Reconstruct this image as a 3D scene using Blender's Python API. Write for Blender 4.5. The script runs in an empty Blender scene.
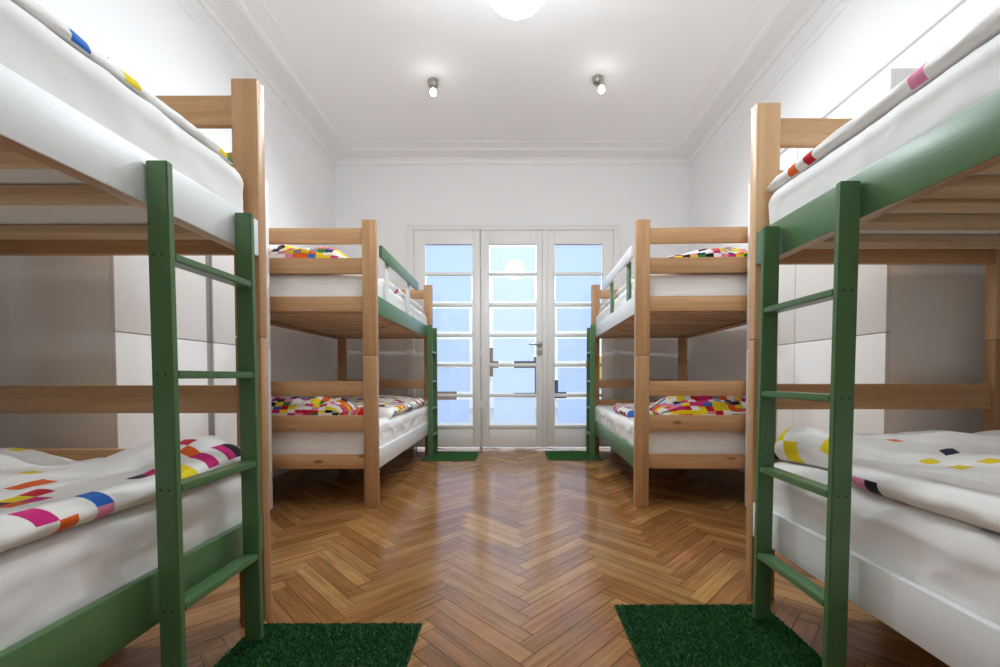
import bpy, bmesh, math, random
from mathutils import Vector, Matrix, noise

random.seed(7)
SC = bpy.context.scene
COL = SC.collection
PI = math.pi


# ------------------------------------------------------------------ helpers
def lin(r, g, b):
    def f(c):
        c /= 255.0
        return c / 12.92 if c <= 0.04045 else ((c + 0.055) / 1.055) ** 2.4
    return (f(r), f(g), f(b), 1.0)


def tag(o, label=None, cat=None, group=None, kind=None):
    if label: o['label'] = label
    if cat: o['category'] = cat
    if group: o['group'] = group
    if kind: o['kind'] = kind
    return o


def empty(name, loc=(0, 0, 0), rz=0.0):
    o = bpy.data.objects.new(name, None)
    o.empty_display_size = 0.1
    COL.objects.link(o)
    o.location = loc
    o.rotation_euler = (0, 0, rz)
    return o


def link_mesh(name, me, mats, parent=None):
    if not isinstance(mats, (list, tuple)): mats = [mats]
    for m in mats: me.materials.append(m)
    o = bpy.data.objects.new(name, me)
    COL.objects.link(o)
    if parent is not None: o.parent = parent
    return o


def smooth(me, angle=40):
    for p in me.polygons: p.use_smooth = True
    try:
        me.set_sharp_from_angle(angle=math.radians(angle))
    except Exception:
        pass


class MB:
    """collects shapes into one mesh"""
    def __init__(self): self.bm = bmesh.new()

    def box(self, x0, x1, y0, y1, z0, z1, bev=0.0, mi=0, seg=2, bottom=None):
        if x0 > x1: x0, x1 = x1, x0
        b = bmesh.new()
        bmesh.ops.create_cube(b, size=1)
        for v in b.verts:
            v.co = ((x0 + x1) / 2 + v.co.x * (x1 - x0), (y0 + y1) / 2 + v.co.y * (y1 - y0), (z0 + z1) / 2 + v.co.z * (z1 - z0))
        for f in b.faces: f.material_index = mi
        if bottom is not None:
            for f in b.faces:
                if f.normal.z < -0.9: f.material_index = bottom
        if bev > 0:
            bmesh.ops.bevel(b, geom=b.edges[:], offset=bev, segments=seg, affect='EDGES', profile=0.5)
        self.merge(b)
        return self

    def merge(self, b):
        me = bpy.data.meshes.new('tmp')
        b.to_mesh(me); b.free()
        self.bm.from_mesh(me)
        bpy.data.meshes.remove(me)

    def cyl(self, p0, p1, r0, r1=None, n=24, mi=0, cap=True):
        r1 = r0 if r1 is None else r1
        p0, p1 = Vector(p0), Vector(p1)
        d = (p1 - p0).normalized()
        a = d.orthogonal().normalized(); c = d.cross(a)
        R = []
        for p, r in ((p0, r0), (p1, r1)):
            R.append([self.bm.verts.new(p + a * (r * math.cos(t)) + c * (r * math.sin(t))) for t in (2 * PI * k / n for k in range(n))])
        for k in range(n):
            f = self.bm.faces.new((R[0][k], R[0][(k + 1) % n], R[1][(k + 1) % n], R[1][k])); f.material_index = mi
        if cap:
            f = self.bm.faces.new(R[0][::-1]); f.material_index = mi
            f = self.bm.faces.new(R[1]); f.material_index = mi
        return self

    def lathe(self, prof, c=(0, 0, 0), n=48, mi=0):
        """profile of (radius, z) turned about a vertical axis"""
        c = Vector(c); rings = []
        for r, z in prof:
            if r < 1e-6: rings.append([self.bm.verts.new(c + Vector((0, 0, z)))])
            else: rings.append([self.bm.verts.new(c + Vector((r * math.cos(2 * PI * k / n), r * math.sin(2 * PI * k / n), z))) for k in range(n)])
        for A, B in zip(rings, rings[1:]):
            for k in range(n):
                k2 = (k + 1) % n
                vs = [A[k % len(A)], A[k2 % len(A)], B[k2 % len(B)], B[k % len(B)]]
                u = []
                for v in vs:
                    if v not in u: u.append(v)
                if len(u) > 2:
                    f = self.bm.faces.new(u); f.material_index = mi
        return self

    def sweep(self, prof, path):
        """closed profile of (a,b) offsets given as function of path index -> list of 3D points"""
        rings = [[self.bm.verts.new(p) for p in ring] for ring in path]
        n = len(rings[0])
        for A, B in zip(rings, rings[1:]):
            for k in range(n):
                self.bm.faces.new((A[k], A[(k + 1) % n], B[(k + 1) % n], B[k]))
        self.bm.faces.new(rings[0][::-1]); self.bm.faces.new(rings[-1])
        return self

    def build(self, name, mats, parent=None, shade=True, angle=40):
        bmesh.ops.recalc_face_normals(self.bm, faces=self.bm.faces[:])
        me = bpy.data.meshes.new(name)
        self.bm.to_mesh(me); self.bm.free()
        if shade: smooth(me, angle)
        return link_mesh(name, me, mats, parent)


# ------------------------------------------------------------------ materials
def new_mat(name):
    m = bpy.data.materials.new(name)
    m.use_nodes = True
    nt = m.node_tree
    return m, nt, nt.nodes, nt.links, nt.nodes['Principled BSDF']


def plain(name, col, rough=0.5, metal=0.0, coat=0.0, bump=None, spec=0.5):
    m, nt, N, L, P = new_mat(name)
    P.inputs['Base Color'].default_value = col
    P.inputs['Roughness'].default_value = rough
    P.inputs['Metallic'].default_value = metal
    P.inputs['Coat Weight'].default_value = coat
    P.inputs['Specular IOR Level'].default_value = spec
    if bump:
        sc, st, dist, stretch = bump
        tc = N.new('ShaderNodeTexCoord'); mp = N.new('ShaderNodeMapping')
        mp.inputs['Scale'].default_value = stretch
        nz = N.new('ShaderNodeTexNoise'); nz.inputs['Scale'].default_value = sc; nz.inputs['Detail'].default_value = 5
        bp = N.new('ShaderNodeBump'); bp.inputs['Strength'].default_value = st; bp.inputs['Distance'].default_value = dist
        L.new(tc.outputs['Object'], mp.inputs['Vector']); L.new(mp.outputs[0], nz.inputs['Vector'])
        L.new(nz.outputs['Fac'], bp.inputs['Height']); L.new(bp.outputs[0], P.inputs['Normal'])
    return m


def emit(name, col, strength):
    m, nt, N, L, P = new_mat(name)
    P.inputs['Base Color'].default_value = (0.8, 0.8, 0.8, 1)
    P.inputs['Emission Color'].default_value = col
    P.inputs['Emission Strength'].default_value = strength
    return m


def wood(name, axis, light, dark, knots=0.0, rough=0.38):
    m, nt, N, L, P = new_mat(name)
    tc = N.new('ShaderNodeTexCoord'); oi = N.new('ShaderNodeObjectInfo')
    mp = N.new('ShaderNodeMapping')
    s = [26.0, 26.0, 26.0]; s[axis] = 1.3
    mp.inputs['Scale'].default_value = s
    off = N.new('ShaderNodeVectorMath'); off.operation = 'SCALE'
    cmb = N.new('ShaderNodeCombineXYZ')
    for k in range(3): L.new(oi.outputs['Random'], cmb.inputs[k])
    off.inputs['Scale'].default_value = 37.0
    L.new(cmb.outputs[0], off.inputs[0])
    add = N.new('ShaderNodeVectorMath'); add.operation = 'ADD'
    L.new(tc.outputs['Object'], mp.inputs['Vector']); L.new(mp.outputs[0], add.inputs[0]); L.new(off.outputs[0], add.inputs[1])
    nz = N.new('ShaderNodeTexNoise'); nz.inputs['Scale'].default_value = 1.0; nz.inputs['Detail'].default_value = 6; nz.inputs['Distortion'].default_value = 0.6
    L.new(add.outputs[0], nz.inputs['Vector'])
    rp = N.new('ShaderNodeValToRGB')
    rp.color_ramp.elements[0].position = 0.28; rp.color_ramp.elements[0].color = dark
    rp.color_ramp.elements[1].position = 0.72; rp.color_ramp.elements[1].color = light
    L.new(nz.outputs['Fac'], rp.inputs['Fac'])
    hv = N.new('ShaderNodeHueSaturation')
    mr = N.new('ShaderNodeMapRange'); mr.inputs['To Min'].default_value = 0.86; mr.inputs['To Max'].default_value = 1.12
    L.new(oi.outputs['Random'], mr.inputs['Value']); L.new(mr.outputs[0], hv.inputs['Value'])
    L.new(rp.outputs['Color'], hv.inputs['Color'])
    col = hv.outputs['Color']
    # fine pores
    mp2 = N.new('ShaderNodeMapping'); s2 = [420.0, 420.0, 420.0]; s2[axis] = 22.0
    mp2.inputs['Scale'].default_value = s2
    L.new(tc.outputs['Object'], mp2.inputs['Vector'])
    n2 = N.new('ShaderNodeTexNoise'); n2.inputs['Scale'].default_value = 1.0; n2.inputs['Detail'].default_value = 2
    L.new(mp2.outputs[0], n2.inputs['Vector'])
    r2 = N.new('ShaderNodeValToRGB'); r2.color_ramp.elements[0].position = 0.30; r2.color_ramp.elements[0].color = (0.72, 0.66, 0.6, 1)
    r2.color_ramp.elements[1].position = 0.45; r2.color_ramp.elements[1].color = (1, 1, 1, 1)
    L.new(n2.outputs['Fac'], r2.inputs['Fac'])
    mx = N.new('ShaderNodeMixRGB'); mx.blend_type = 'MULTIPLY'; mx.inputs['Fac'].default_value = 0.6
    L.new(col, mx.inputs['Color1']); L.new(r2.outputs['Color'], mx.inputs['Color2'])
    col = mx.outputs['Color']
    if knots > 0:
        mp3 = N.new('ShaderNodeMapping'); s3 = [9.0, 9.0, 9.0]; s3[axis] = 3.2
        mp3.inputs['Scale'].default_value = s3
        ad3 = N.new('ShaderNodeVectorMath'); ad3.operation = 'ADD'
        L.new(tc.outputs['Object'], mp3.inputs['Vector']); L.new(mp3.outputs[0], ad3.inputs[0]); L.new(off.outputs[0], ad3.inputs[1])
        vo = N.new('ShaderNodeTexVoronoi'); vo.inputs['Scale'].default_value = 1.0
        L.new(ad3.outputs[0], vo.inputs['Vector'])
        r3 = N.new('ShaderNodeValToRGB'); r3.color_ramp.elements[0].position = 0.06; r3.color_ramp.elements[0].color = (0.16, 0.09, 0.05, 1)
        r3.color_ramp.elements[1].position = 0.06 + knots; r3.color_ramp.elements[1].color = (1, 1, 1, 1)
        L.new(vo.outputs['Distance'], r3.inputs['Fac'])
        m3 = N.new('ShaderNodeMixRGB'); m3.blend_type = 'MULTIPLY'; m3.inputs['Fac'].default_value = 0.8
        L.new(col, m3.inputs['Color1']); L.new(r3.outputs['Color'], m3.inputs['Color2'])
        col = m3.outputs['Color']
    L.new(col, P.inputs['Base Color'])
    P.inputs['Roughness'].default_value = rough
    bp = N.new('ShaderNodeBump'); bp.inputs['Strength'].default_value = 0.12; bp.inputs['Distance'].default_value = 0.002
    L.new(nz.outputs['Fac'], bp.inputs['Height']); L.new(bp.outputs[0], P.inputs['Normal'])
    return m


def painted_wood(name, col, rough, strength=0.12):
    """brush-painted board: faint streaks along the board (object Y or Z)"""
    m, nt, N, L, P = new_mat(name)
    tc = N.new('ShaderNodeTexCoord'); mp = N.new('ShaderNodeMapping'); mp.inputs['Scale'].default_value = (190, 5, 190)
    nz = N.new('ShaderNodeTexNoise'); nz.inputs['Scale'].default_value = 1.0; nz.inputs['Detail'].default_value = 4
    L.new(tc.outputs['Object'], mp.inputs['Vector']); L.new(mp.outputs[0], nz.inputs['Vector'])
    mr = N.new('ShaderNodeMapRange'); mr.inputs['To Min'].default_value = 0.93; mr.inputs['To Max'].default_value = 1.04
    L.new(nz.outputs['Fac'], mr.inputs['Value'])
    hv = N.new('ShaderNodeHueSaturation'); hv.inputs['Color'].default_value = col
    L.new(mr.outputs[0], hv.inputs['Value']); L.new(hv.outputs['Color'], P.inputs['Base Color'])
    P.inputs['Roughness'].default_value = rough
    bp = N.new('ShaderNodeBump'); bp.inputs['Strength'].default_value = strength; bp.inputs['Distance'].default_value = 0.002
    L.new(nz.outputs['Fac'], bp.inputs['Height']); L.new(bp.outputs[0], P.inputs['Normal'])
    return m


def cloth(name, attr=False, col=(0.8, 0.79, 0.78, 1), wr=0.5):
    m, nt, N, L, P = new_mat(name)
    if attr:
        a = N.new('ShaderNodeAttribute'); a.attribute_name = 'print'
        L.new(a.outputs['Color'], P.inputs['Base Color'])
    else:
        P.inputs['Base Color'].default_value = col
    P.inputs['Roughness'].default_value = 0.85
    P.inputs['Specular IOR Level'].default_value = 0.25
    P.inputs['Sheen Weight'].default_value = 0.1
    tc = N.new('ShaderNodeTexCoord'); mp = N.new('ShaderNodeMapping'); mp.inputs['Scale'].default_value = (5, 3.2, 5)
    nz = N.new('ShaderNodeTexNoise'); nz.noise_type = 'RIDGED_MULTIFRACTAL'; nz.inputs['Scale'].default_value = .9; nz.inputs['Detail'].default_value = 3; nz.inputs['Distortion'].default_value = 0.7; nz.inputs['Offset'].default_value = .75; nz.inputs['Gain'].default_value = 1.2
    L.new(tc.outputs['Object'], mp.inputs['Vector']); L.new(mp.outputs[0], nz.inputs['Vector'])
    bp = N.new('ShaderNodeBump'); bp.inputs['Strength'].default_value = wr; bp.inputs['Distance'].default_value = 0.02
    L.new(nz.outputs['Fac'], bp.inputs['Height'])
    n2 = N.new('ShaderNodeTexNoise'); n2.inputs['Scale'].default_value = 500; n2.inputs['Detail'].default_value = 1
    L.new(tc.outputs['Object'], n2.inputs['Vector'])
    b2 = N.new('ShaderNodeBump'); b2.inputs['Strength'].default_value = 0.06; b2.inputs['Distance'].default_value = 0.001
    L.new(n2.outputs['Fac'], b2.inputs['Height']); L.new(bp.outputs[0], b2.inputs['Normal'])
    L.new(b2.outputs[0], P.inputs['Normal'])
    return m


def glass_mat(name):
    m, nt, N, L, P = new_mat(name)
    N.remove(P)
    out = N['Material Output']
    tr = N.new('ShaderNodeBsdfTransparent'); tr.inputs['Color'].default_value = (0.93, 0.96, 0.97, 1)
    gl = N.new('ShaderNodeBsdfGlossy'); gl.inputs['Roughness'].default_value = 0.02
    fr = N.new('ShaderNodeFresnel'); fr.inputs['IOR'].default_value = 1.5
    mx = N.new('ShaderNodeMixShader')
    L.new(fr.outputs[0], mx.inputs[0]); L.new(tr.outputs[0], mx.inputs[1]); L.new(gl.outputs[0], mx.inputs[2])
    L.new(mx.outputs[0], out.inputs['Surface'])
    return m


def film_mat(name, tint):
    m, nt, N, L, P = new_mat(name)
    N.remove(P)
    out = N['Material Output']
    tl = N.new('ShaderNodeBsdfTranslucent'); tl.inputs['Color'].default_value = tint
    df = N.new('ShaderNodeBsdfDiffuse'); df.inputs['Color'].default_value = (0.55, 0.62, 0.72, 1)
    gl = N.new('ShaderNodeBsdfGlossy'); gl.inputs['Roughness'].default_value = 0.34
    fr = N.new('ShaderNodeFresnel'); fr.inputs['IOR'].default_value = 1.5
    m1 = N.new('ShaderNodeMixShader'); m1.inputs[0].default_value = 0.22
    m2 = N.new('ShaderNodeMixShader')
    L.new(tl.outputs[0], m1.inputs[1]); L.new(df.outputs[0], m1.inputs[2])
    L.new(fr.outputs[0], m2.inputs[0]); L.new(m1.outputs[0], m2.inputs[1]); L.new(gl.outputs[0], m2.inputs[2])
    L.new(m2.outputs[0], out.inputs['Surface'])
    return m


BEECH_L, BEECH_D = lin(207, 163, 118), lin(178, 134, 91)
M = {}
for ax, nm in enumerate('xyz'):
    M['beech_' + nm] = wood('beech_' + nm, ax, BEECH_L, BEECH_D)
M['beech_knotty_x'] = wood('beech_knotty_x', 0, BEECH_L, BEECH_D, knots=0.09)
M['pine_x'] = wood('pine_x', 0, lin(224, 196, 158), lin(198, 164, 126), knots=0.12, rough=0.6)
for ax, nm in enumerate('xyz'):
    M['pale_' + nm] = wood('pale_beech_' + nm, ax, lin(232, 194, 150), lin(214, 168, 122))  # upper near right bed: paler tone, with its stronger lighting put into the colour
M['green'] = painted_wood('green_paint', lin(84, 120, 78), 0.33, .10)
M['white_paint'] = painted_wood('white_paint', lin(234, 236, 236), 0.38, 0.15)
M['sheet'] = cloth('white_sheet', col=lin(242, 241, 239), wr=0.10)
M['print'] = cloth('printed_cotton', attr=True, wr=0.22)
M['wall'] = plain('wall_paint', lin(241, 241, 241), 0.75, bump=(60, 0.03, 0.01, (1, 1, 1)))
M['ceiling'] = plain('ceiling_paint', lin(243, 242, 241), 0.8)
M['plaster'] = plain('plaster_moulding', lin(244, 243, 242), 0.7)
M['lacquer'] = plain('white_lacquer', lin(238, 237, 235), 0.32)
M['joinery'] = plain('white_joinery', lin(241, 240, 237), 0.35)
M['grey_metal'] = plain('grey_aluminium', lin(170, 170, 168), 0.4, 0.6)
M['nickel'] = plain('brushed_nickel', lin(172, 168, 160), 0.3, 1.0)
M['screw'] = plain('dark_screw', lin(60, 75, 58), 0.4, 0.7)
M['dark'] = plain('dark_gap', lin(40, 36, 32), 0.8)
M['globe'] = emit('opal_globe', (0.88, 0.95, 1.0, 1), 17.0)
M['bulb'] = emit('bulb_glow', (1.0, 0.99, 0.98, 1), 11.0)
M['glass'] = glass_mat('clear_glass')
M['film'] = film_mat('frosted_film', (0.57, 0.65, 0.88, 1))
M['film_glare'] = film_mat('pale_frosted_film', (0.68, 0.74, 0.87, 1))  # same film on the middle door, reflected glare put into a paler tint

# parquet: every block carries its own tone in a face attribute
def floor_mat():
    m, nt, N, L, P = new_mat('oak_parquet')
    a = N.new('ShaderNodeAttribute'); a.attribute_name = 'tone'
    uv = N.new('ShaderNodeUVMap'); uv.uv_map = 'UVMap'
    mp = N.new('ShaderNodeMapping'); mp.inputs['Scale'].default_value = (3.0, 46.0, 1)
    L.new(uv.outputs[0], mp.inputs['Vector'])
    nz = N.new('ShaderNodeTexNoise'); nz.inputs['Scale'].default_value = 1.0; nz.inputs['Detail'].default_value = 7; nz.inputs['Distortion'].default_value = 0.9
    L.new(mp.outputs[0], nz.inputs['Vector'])
    rp = N.new('ShaderNodeValToRGB')
    rp.color_ramp.elements[0].position = 0.28; rp.color_ramp.elements[0].color = (0.58, 0.53, 0.50, 1)
    rp.color_ramp.elements[1].position = 0.66; rp.color_ramp.elements[1].color = (1.08, 1.06, 1.04, 1)
    L.new(nz.outputs['Fac'], rp.inputs['Fac'])
    mx = N.new('ShaderNodeMixRGB'); mx.blend_type = 'MULTIPLY'; mx.inputs['Fac'].default_value = 1.0
    L.new(a.outputs['Color'], mx.inputs['Color1']); L.new(rp.outputs['Color'], mx.inputs['Color2'])
    # worn blotches
    tc = N.new('ShaderNodeTexCoord')
    n2 = N.new('ShaderNodeTexNoise'); n2.inputs['Scale'].default_value = 2.6; n2.inputs['Detail'].default_value = 5
    L.new(tc.outputs['Object'], n2.inputs['Vector'])
    r2 = N.new('ShaderNodeValToRGB')
    r2.color_ramp.elements[0].position = 0.34; r2.color_ramp.elements[0].color = (0.82, 0.78, 0.76, 1)
    r2.color_ramp.elements[1].position = 0.6; r2.color_ramp.elements[1].color = (1.04, 1.04, 1.04, 1)
    L.new(n2.outputs['Fac'], r2.inputs['Fac'])
    m2 = N.new('ShaderNodeMixRGB'); m2.blend_type = 'MULTIPLY'; m2.inputs['Fac'].default_value = 1.0
    L.new(mx.outputs['Color'], m2.inputs['Color1']); L.new(r2.outputs['Color'], m2.inputs['Color2'])
    L.new(m2.outputs['Color'], P.inputs['Base Color'])
    rr = N.new('ShaderNodeMapRange'); rr.inputs['To Min'].default_value = 0.08; rr.inputs['To Max'].default_value = 0.30
    L.new(n2.outputs['Fac'], rr.inputs['Value']); L.new(rr.outputs[0], P.inputs['Roughness'])
    bp = N.new('ShaderNodeBump'); bp.inputs['Strength'].default_value = 0.06; bp.inputs['Distance'].default_value = 0.004
    n3 = N.new('ShaderNodeTexNoise'); n3.inputs['Scale'].default_value = 9; n3.inputs['Detail'].default_value = 3
    L.new(tc.outputs['Object'], n3.inputs['Vector'])
    ad = N.new('ShaderNodeMath'); ad.operation = 'ADD'
    L.new(nz.outputs['Fac'], ad.inputs[0]); L.new(n3.outputs['Fac'], ad.inputs[1])
    L.new(ad.outputs[0], bp.inputs['Height']); L.new(bp.outputs[0], P.inputs['Normal'])
    return m


# ------------------------------------------------------------------ room
XL, XR, YB, YF, ZC = -2.177, 2.152, 5.226, -0.56, 3.55      # YB: wall with the doors, YF: wall behind the viewer


def build_floor():
    w, Lb = 0.070, 0.49
    verts, faces, tones, uvs = [], [], [], []
    base = [(XL - .12, YF - .12), (XR + .12, YF - .12), (XR + .12, YB + .14), (XL - .12, YB + .14)]
    verts += [(x, y, -0.03) for x, y in base] + [(x, y, -0.0012) for x, y in base]
    for f in ((3, 2, 1, 0), (4, 5, 6, 7), (0, 1, 5, 4), (1, 2, 6, 5), (2, 3, 7, 6), (3, 0, 4, 7)):
        faces.append(f); tones.append((0.03, 0.018, 0.01)); uvs.append([(0, 0)] * 4)
    c = math.sqrt(.5)
    rnd = random.Random(11)
    pal = [lin(176, 126, 78), lin(168, 117, 71), lin(182, 134, 84), lin(160, 110, 66), lin(178, 126, 80), lin(170, 116, 76), lin(188, 140, 90)]
    g = 0.0009

    def W2(a, b): return (c * (a - b) + 0.066, c * (a + b) - 3.0)     # (1,1) -> +y
    for n in range(-10, 130):
        for k in range(-9, 10):
            for typ in (0, 1):
                if typ == 0: a0, b0, da, db = n * w + k * Lb, n * w - k * Lb, Lb, w
                else: a0, b0, da, db = n * w + Lb + k * Lb, (n + 1) * w - Lb - k * Lb, w, Lb
                P = [(a0 + g, b0 + g), (a0 + da - g, b0 + g), (a0 + da - g, b0 + db - g), (a0 + g, b0 + db - g)]
                Q = [W2(*p) for p in P]
                if max(q[0] for q in Q) < XL or min(q[0] for q in Q) > XR or max(q[1] for q in Q) < YF or min(q[1] for q in Q) > YB + .1: continue
                Q = [(min(max(x, XL - .1), XR + .1), min(max(y, YF - .1), YB + .12)) for x, y in Q]
                i = len(verts)
                verts.extend((x, y, 0.0) for x, y in Q)
                faces.append((i, i + 1, i + 2, i + 3))
                t = rnd.choice(pal); s = rnd.uniform(.86, 1.10)
                tones.append((t[0] * s * .88, t[1] * s * .92, t[2] * s * .86))
                o = rnd.uniform(0, 50), rnd.uniform(0, 50)
                if typ == 0: q = [(0, 0), (Lb, 0), (Lb, w), (0, w)]
                else: q = [(0, 0), (0, w), (Lb, w), (Lb, 0)]
                uvs.append([(o[0] + u, o[1] + v) for u, v in q])
    me = bpy.data.meshes.new('floor')
    me.from_pydata(verts, [], faces)
    at = me.color_attributes.new('tone', 'FLOAT_COLOR', 'CORNER')
    uvl = me.uv_layers.new(name='UVMap')
    li = 0
    for f, t, u in zip(faces, tones, uvs):
        for k in range(4):
            at.data[li].color = (t[0], t[1], t[2], 1); uvl.data[li].uv = u[k]; li += 1
    o = link_mesh('floor', me, floor_mat())
    tag(o, kind='structure')
    return o


build_floor()


def struct(name, mb, m, parent=None, shade=False):
    o = mb.build(name, m, parent, shade=shade)
    if parent is None: tag(o, kind='structure')
    return o


T = 0.14
DX0, DX1, DZ1 = -1.2565, 1.2565, 2.724        # the glazed door set
struct('wall_left', MB().box(XL - T, XL, YF - T, YB + T, -.03, ZC), M['wall'])
struct('wall_right', MB().box(XR, XR + T, YF - T, YB + T, -.03, ZC), M['wall'])
struct('wall_back', MB().box(XL, DX0, YB, YB + T, -.03, ZC).box(DX1, XR, YB, YB + T, -.03, ZC).box(DX0, DX1, YB, YB + T, DZ1, ZC), M['wall'])
struct('wall_front', MB().box(XL, XR, YF - T, YF, -.03, ZC), M['wall'])
struct('ceiling', MB().box(XL - T, XR + T, YF - T, YB + T, ZC, ZC + .1), M['ceiling'])


def rect_trim(name, off, prof, mat):
    """moulding running round the four walls; prof = list of (distance from wall, z)"""
    rings = []
    cs = [(XL, YF, 1, 1), (XR, YF, -1, 1), (XR, YB, -1, -1), (XL, YB, 1, -1)]
    bm = bmesh.new()
    for x, y, sx, sy in cs:
        rings.append([bm.verts.new((x + sx * d, y + sy * d, z)) for d, z in prof])
    n = len(prof)
    for k in range(4):
        A, B = rings[k], rings[(k + 1) % 4]
        for i in range(n):
            bm.faces.new((A[i], A[(i + 1) % n], B[(i + 1) % n], B[i]))
    mb = MB(); mb.bm.free(); mb.bm = bm
    return struct(name, mb, mat, shade=False)


# cove at the top of the walls, a flat band and a thin bead on the ceiling
cove = [(0.0, 3.490), (0.022, 3.490), (0.022, 3.505), (0.012, 3.508)]
for k in range(7):
    a = k / 6 * PI / 2
    cove.append((0.012 + 0.036 * (1 - math.cos(a)), 3.508 + 0.030 * math.sin(a)))
cove += [(0.055, 3.540), (0.055, ZC - .0005), (0.0, ZC - .0005)]
rect_trim('trim_1', 0, cove, M['plaster'])
rect_trim('trim_2', 0, [(0.200, ZC - .0005), (0.200, ZC - .006), (0.208, ZC - .013), (0.252, ZC - .013), (0.262, ZC - .006), (0.262, ZC - .0005)], M['plaster'])
rect_trim('trim_3', 0, [(0.402, ZC - .0005), (0.402, ZC - .006), (0.407, ZC - .008), (0.412, ZC - .006), (0.412, ZC - .0005)], M['plaster'])
# hairline picture mouldings on the long walls
for nm, xw, s, zs in (('trim_4', XL, 1, (3.335, 3.395)), ('trim_5', XR, -1, (3.295, 3.365))):
    mb = MB()
    for z in zs: mb.box(xw, xw + s * .006, YF, YB - .06, z - .006, z + .006, .002)
    struct(nm, mb, M['plaster'])
for nm, xw, s in (('baseboard_left', XL, 1), ('baseboard_right', XR, -1)):
    struct(nm, MB().box(xw, xw + s * .016, YF + .02, YB - .02, 0, .09, .004), M['joinery'])
struct('baseboard_back', MB().box(XL + .02, -1.325, YB - .016, YB, 0, .09, .004).box(1.325, XR - .02, YB - .016, YB, 0, .09, .004), M['joinery'])

# door casing
mb = MB()
for s in (-1, 1):
    mb.box(s * 1.2565, s * 1.300, YB - .012, YB + .002, 0.0, 2.742, .004)
    mb.box(s * 1.2300, s * 1.2565, YB - .012, YB + T, 0.0, 2.724, .003)
mb.box(-1.2565, 1.2565, YB - .012, YB + .002, 2.724, 2.742, .004)
mb.box(-1.2300, 1.2300, YB - .012, YB + T, 2.700, 2.724, .003)
struct('trim_6', mb, M['joinery'], shade=True)
# slim picture frame of the casing
mb = MB()
for s in (-1, 1): mb.box(s * 1.300, s * 1.318, YB - .018, YB, 0, 2.760, .004)
mb.box(-1.300, 1.300, YB - .018, YB, 2.742, 2.760, .004)
struct('trim_7', mb, M['joinery'], shade=True)

ROWS = [0.305, 0.670, 1.047, 1.4165, 1.7905, 2.1695, 2.530]


def glazed_door(name, x0, x1, gx0, gx1, zb, films):
    root = empty(name, ((x0 + x1) / 2, YB + .03, 0)); tag(root, kind='structure')
    cx = (x0 + x1) / 2
    y0, y1 = -0.022, 0.022
    f = MB()
    f.box(x0 - cx, gx0 - cx, y0, y1, zb, 2.70, .004).box(gx1 - cx, x1 - cx, y0, y1, zb, 2.70, .004)
    f.box(gx0 - cx, gx1 - cx, y0, y1, 2.53, 2.70, .004).box(gx0 - cx, gx1 - cx, y0, y1, zb, .285, .004)
    f.build('door_frame', M['joinery'], root)
    MB().box(gx0 - cx - .012, gx1 - cx + .012, y0 - .012, y0 + .004, .270, .305, .005).build('glazing_sill', M['joinery'], root)
    for z in ROWS[1:-1]:
        MB().box(gx0 - cx, gx1 - cx, y0 + .002, y1 - .002, z - .020, z + .020, .006).build('glazing_bar', M['joinery'], root)
    for k in range(6):
        za = ROWS[k] + (.020 if k else 0); zc = ROWS[k + 1] - (.020 if k < 5 else 0)
        p = MB().box(gx0 - cx, gx1 - cx, .001, .005, za, zc).build('pane', M['glass'], root, shade=False)
        ml, mr, mbt, mt = films[k]
        fm = bpy.data.meshes.new('frosted_film')
        fm.from_pydata([(gx0 - cx + ml, .0056, za + mbt), (gx1 - cx - mr, .0056, za + mbt), (gx1 - cx - mr, .0056, zc - mt), (gx0 - cx + ml, .0056, zc - mt)], [], [(0, 1, 2, 3)])
        link_mesh('frosted_film', fm, M['film_glare' if name == 'door_1' else 'film'], p)
    return root


# clear margins (left, right, bottom, top) round each frosted film, bottom row first
d_l = glazed_door('door_2', -1.228, -0.412, -1.0925, -0.5104, .030,
                  [(.03, .045, .030, .034), (.03, .030, .030, .012), (.03, .038, .022, .030), (.03, .045, .026, .022), (.010, .016, .022, .004), (.004, .004, .003, .003)])
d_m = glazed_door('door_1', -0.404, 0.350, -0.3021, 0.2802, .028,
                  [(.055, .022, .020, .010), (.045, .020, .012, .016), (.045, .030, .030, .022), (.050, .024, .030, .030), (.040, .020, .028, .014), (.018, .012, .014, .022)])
d_r = glazed_door('door_3', 0.414, 1.228, 0.507, 1.0895, .030,
                  [(.045, .030, .020, .028), (.045, .030, .022, .020), (.040, .030, .030, .024), (.030, .030, .034, .022), (.012, .008, .018, .005), (.004, .004, .003, .003)])
# meeting strip between the middle and right leaf
MB().box(0.352, 0.412, YB - .012, YB + .052, .028, 2.70, .006).build('trim_8', M['joinery']); tag(bpy.data.objects['trim_8'], kind='structure')
mb = MB()
for a, b in ((-.425, -.392), (-1.2565, -1.212), (1.212, 1.2565)): mb.box(a, b, YB + .054, YB + .068, 0, 2.70, .002)
struct('trim_10', mb, M['joinery'])


def lever(root):
    cx = root.location.x
    x = 0.323 - cx; y = -0.022
    m = MB(); m.cyl((x, y - .002, 1.299), (x, y - .010, 1.299), .034, .031).cyl((x, y - .010, 1.299), (x, y - .050, 1.299), .013)
    m.box(x - .135, x + .010, y - .060, y - .042, 1.288, 1.311, .006)
    h = m.build('door_handle', M['nickel'], root); h['label'] = 'brushed metal lever handle'
    m = MB(); m.cyl((x, y - .002, 1.194), (x, y - .010, 1.194), .034, .031); m.cyl((x, y - .010, 1.194), (x, y - .018, 1.194), .014)
    k = m.build('keyhole_rose', M['nickel'], root); k['label'] = 'round metal lock rose below the handle'


lever(d_m)


def hinge(root, xw, z):
    x = xw - root.location.x
    MB().cyl((x, -.030, z - .05), (x, -.030, z + .05), .0085, n=12).build('hinge', M['joinery'], root)


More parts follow.
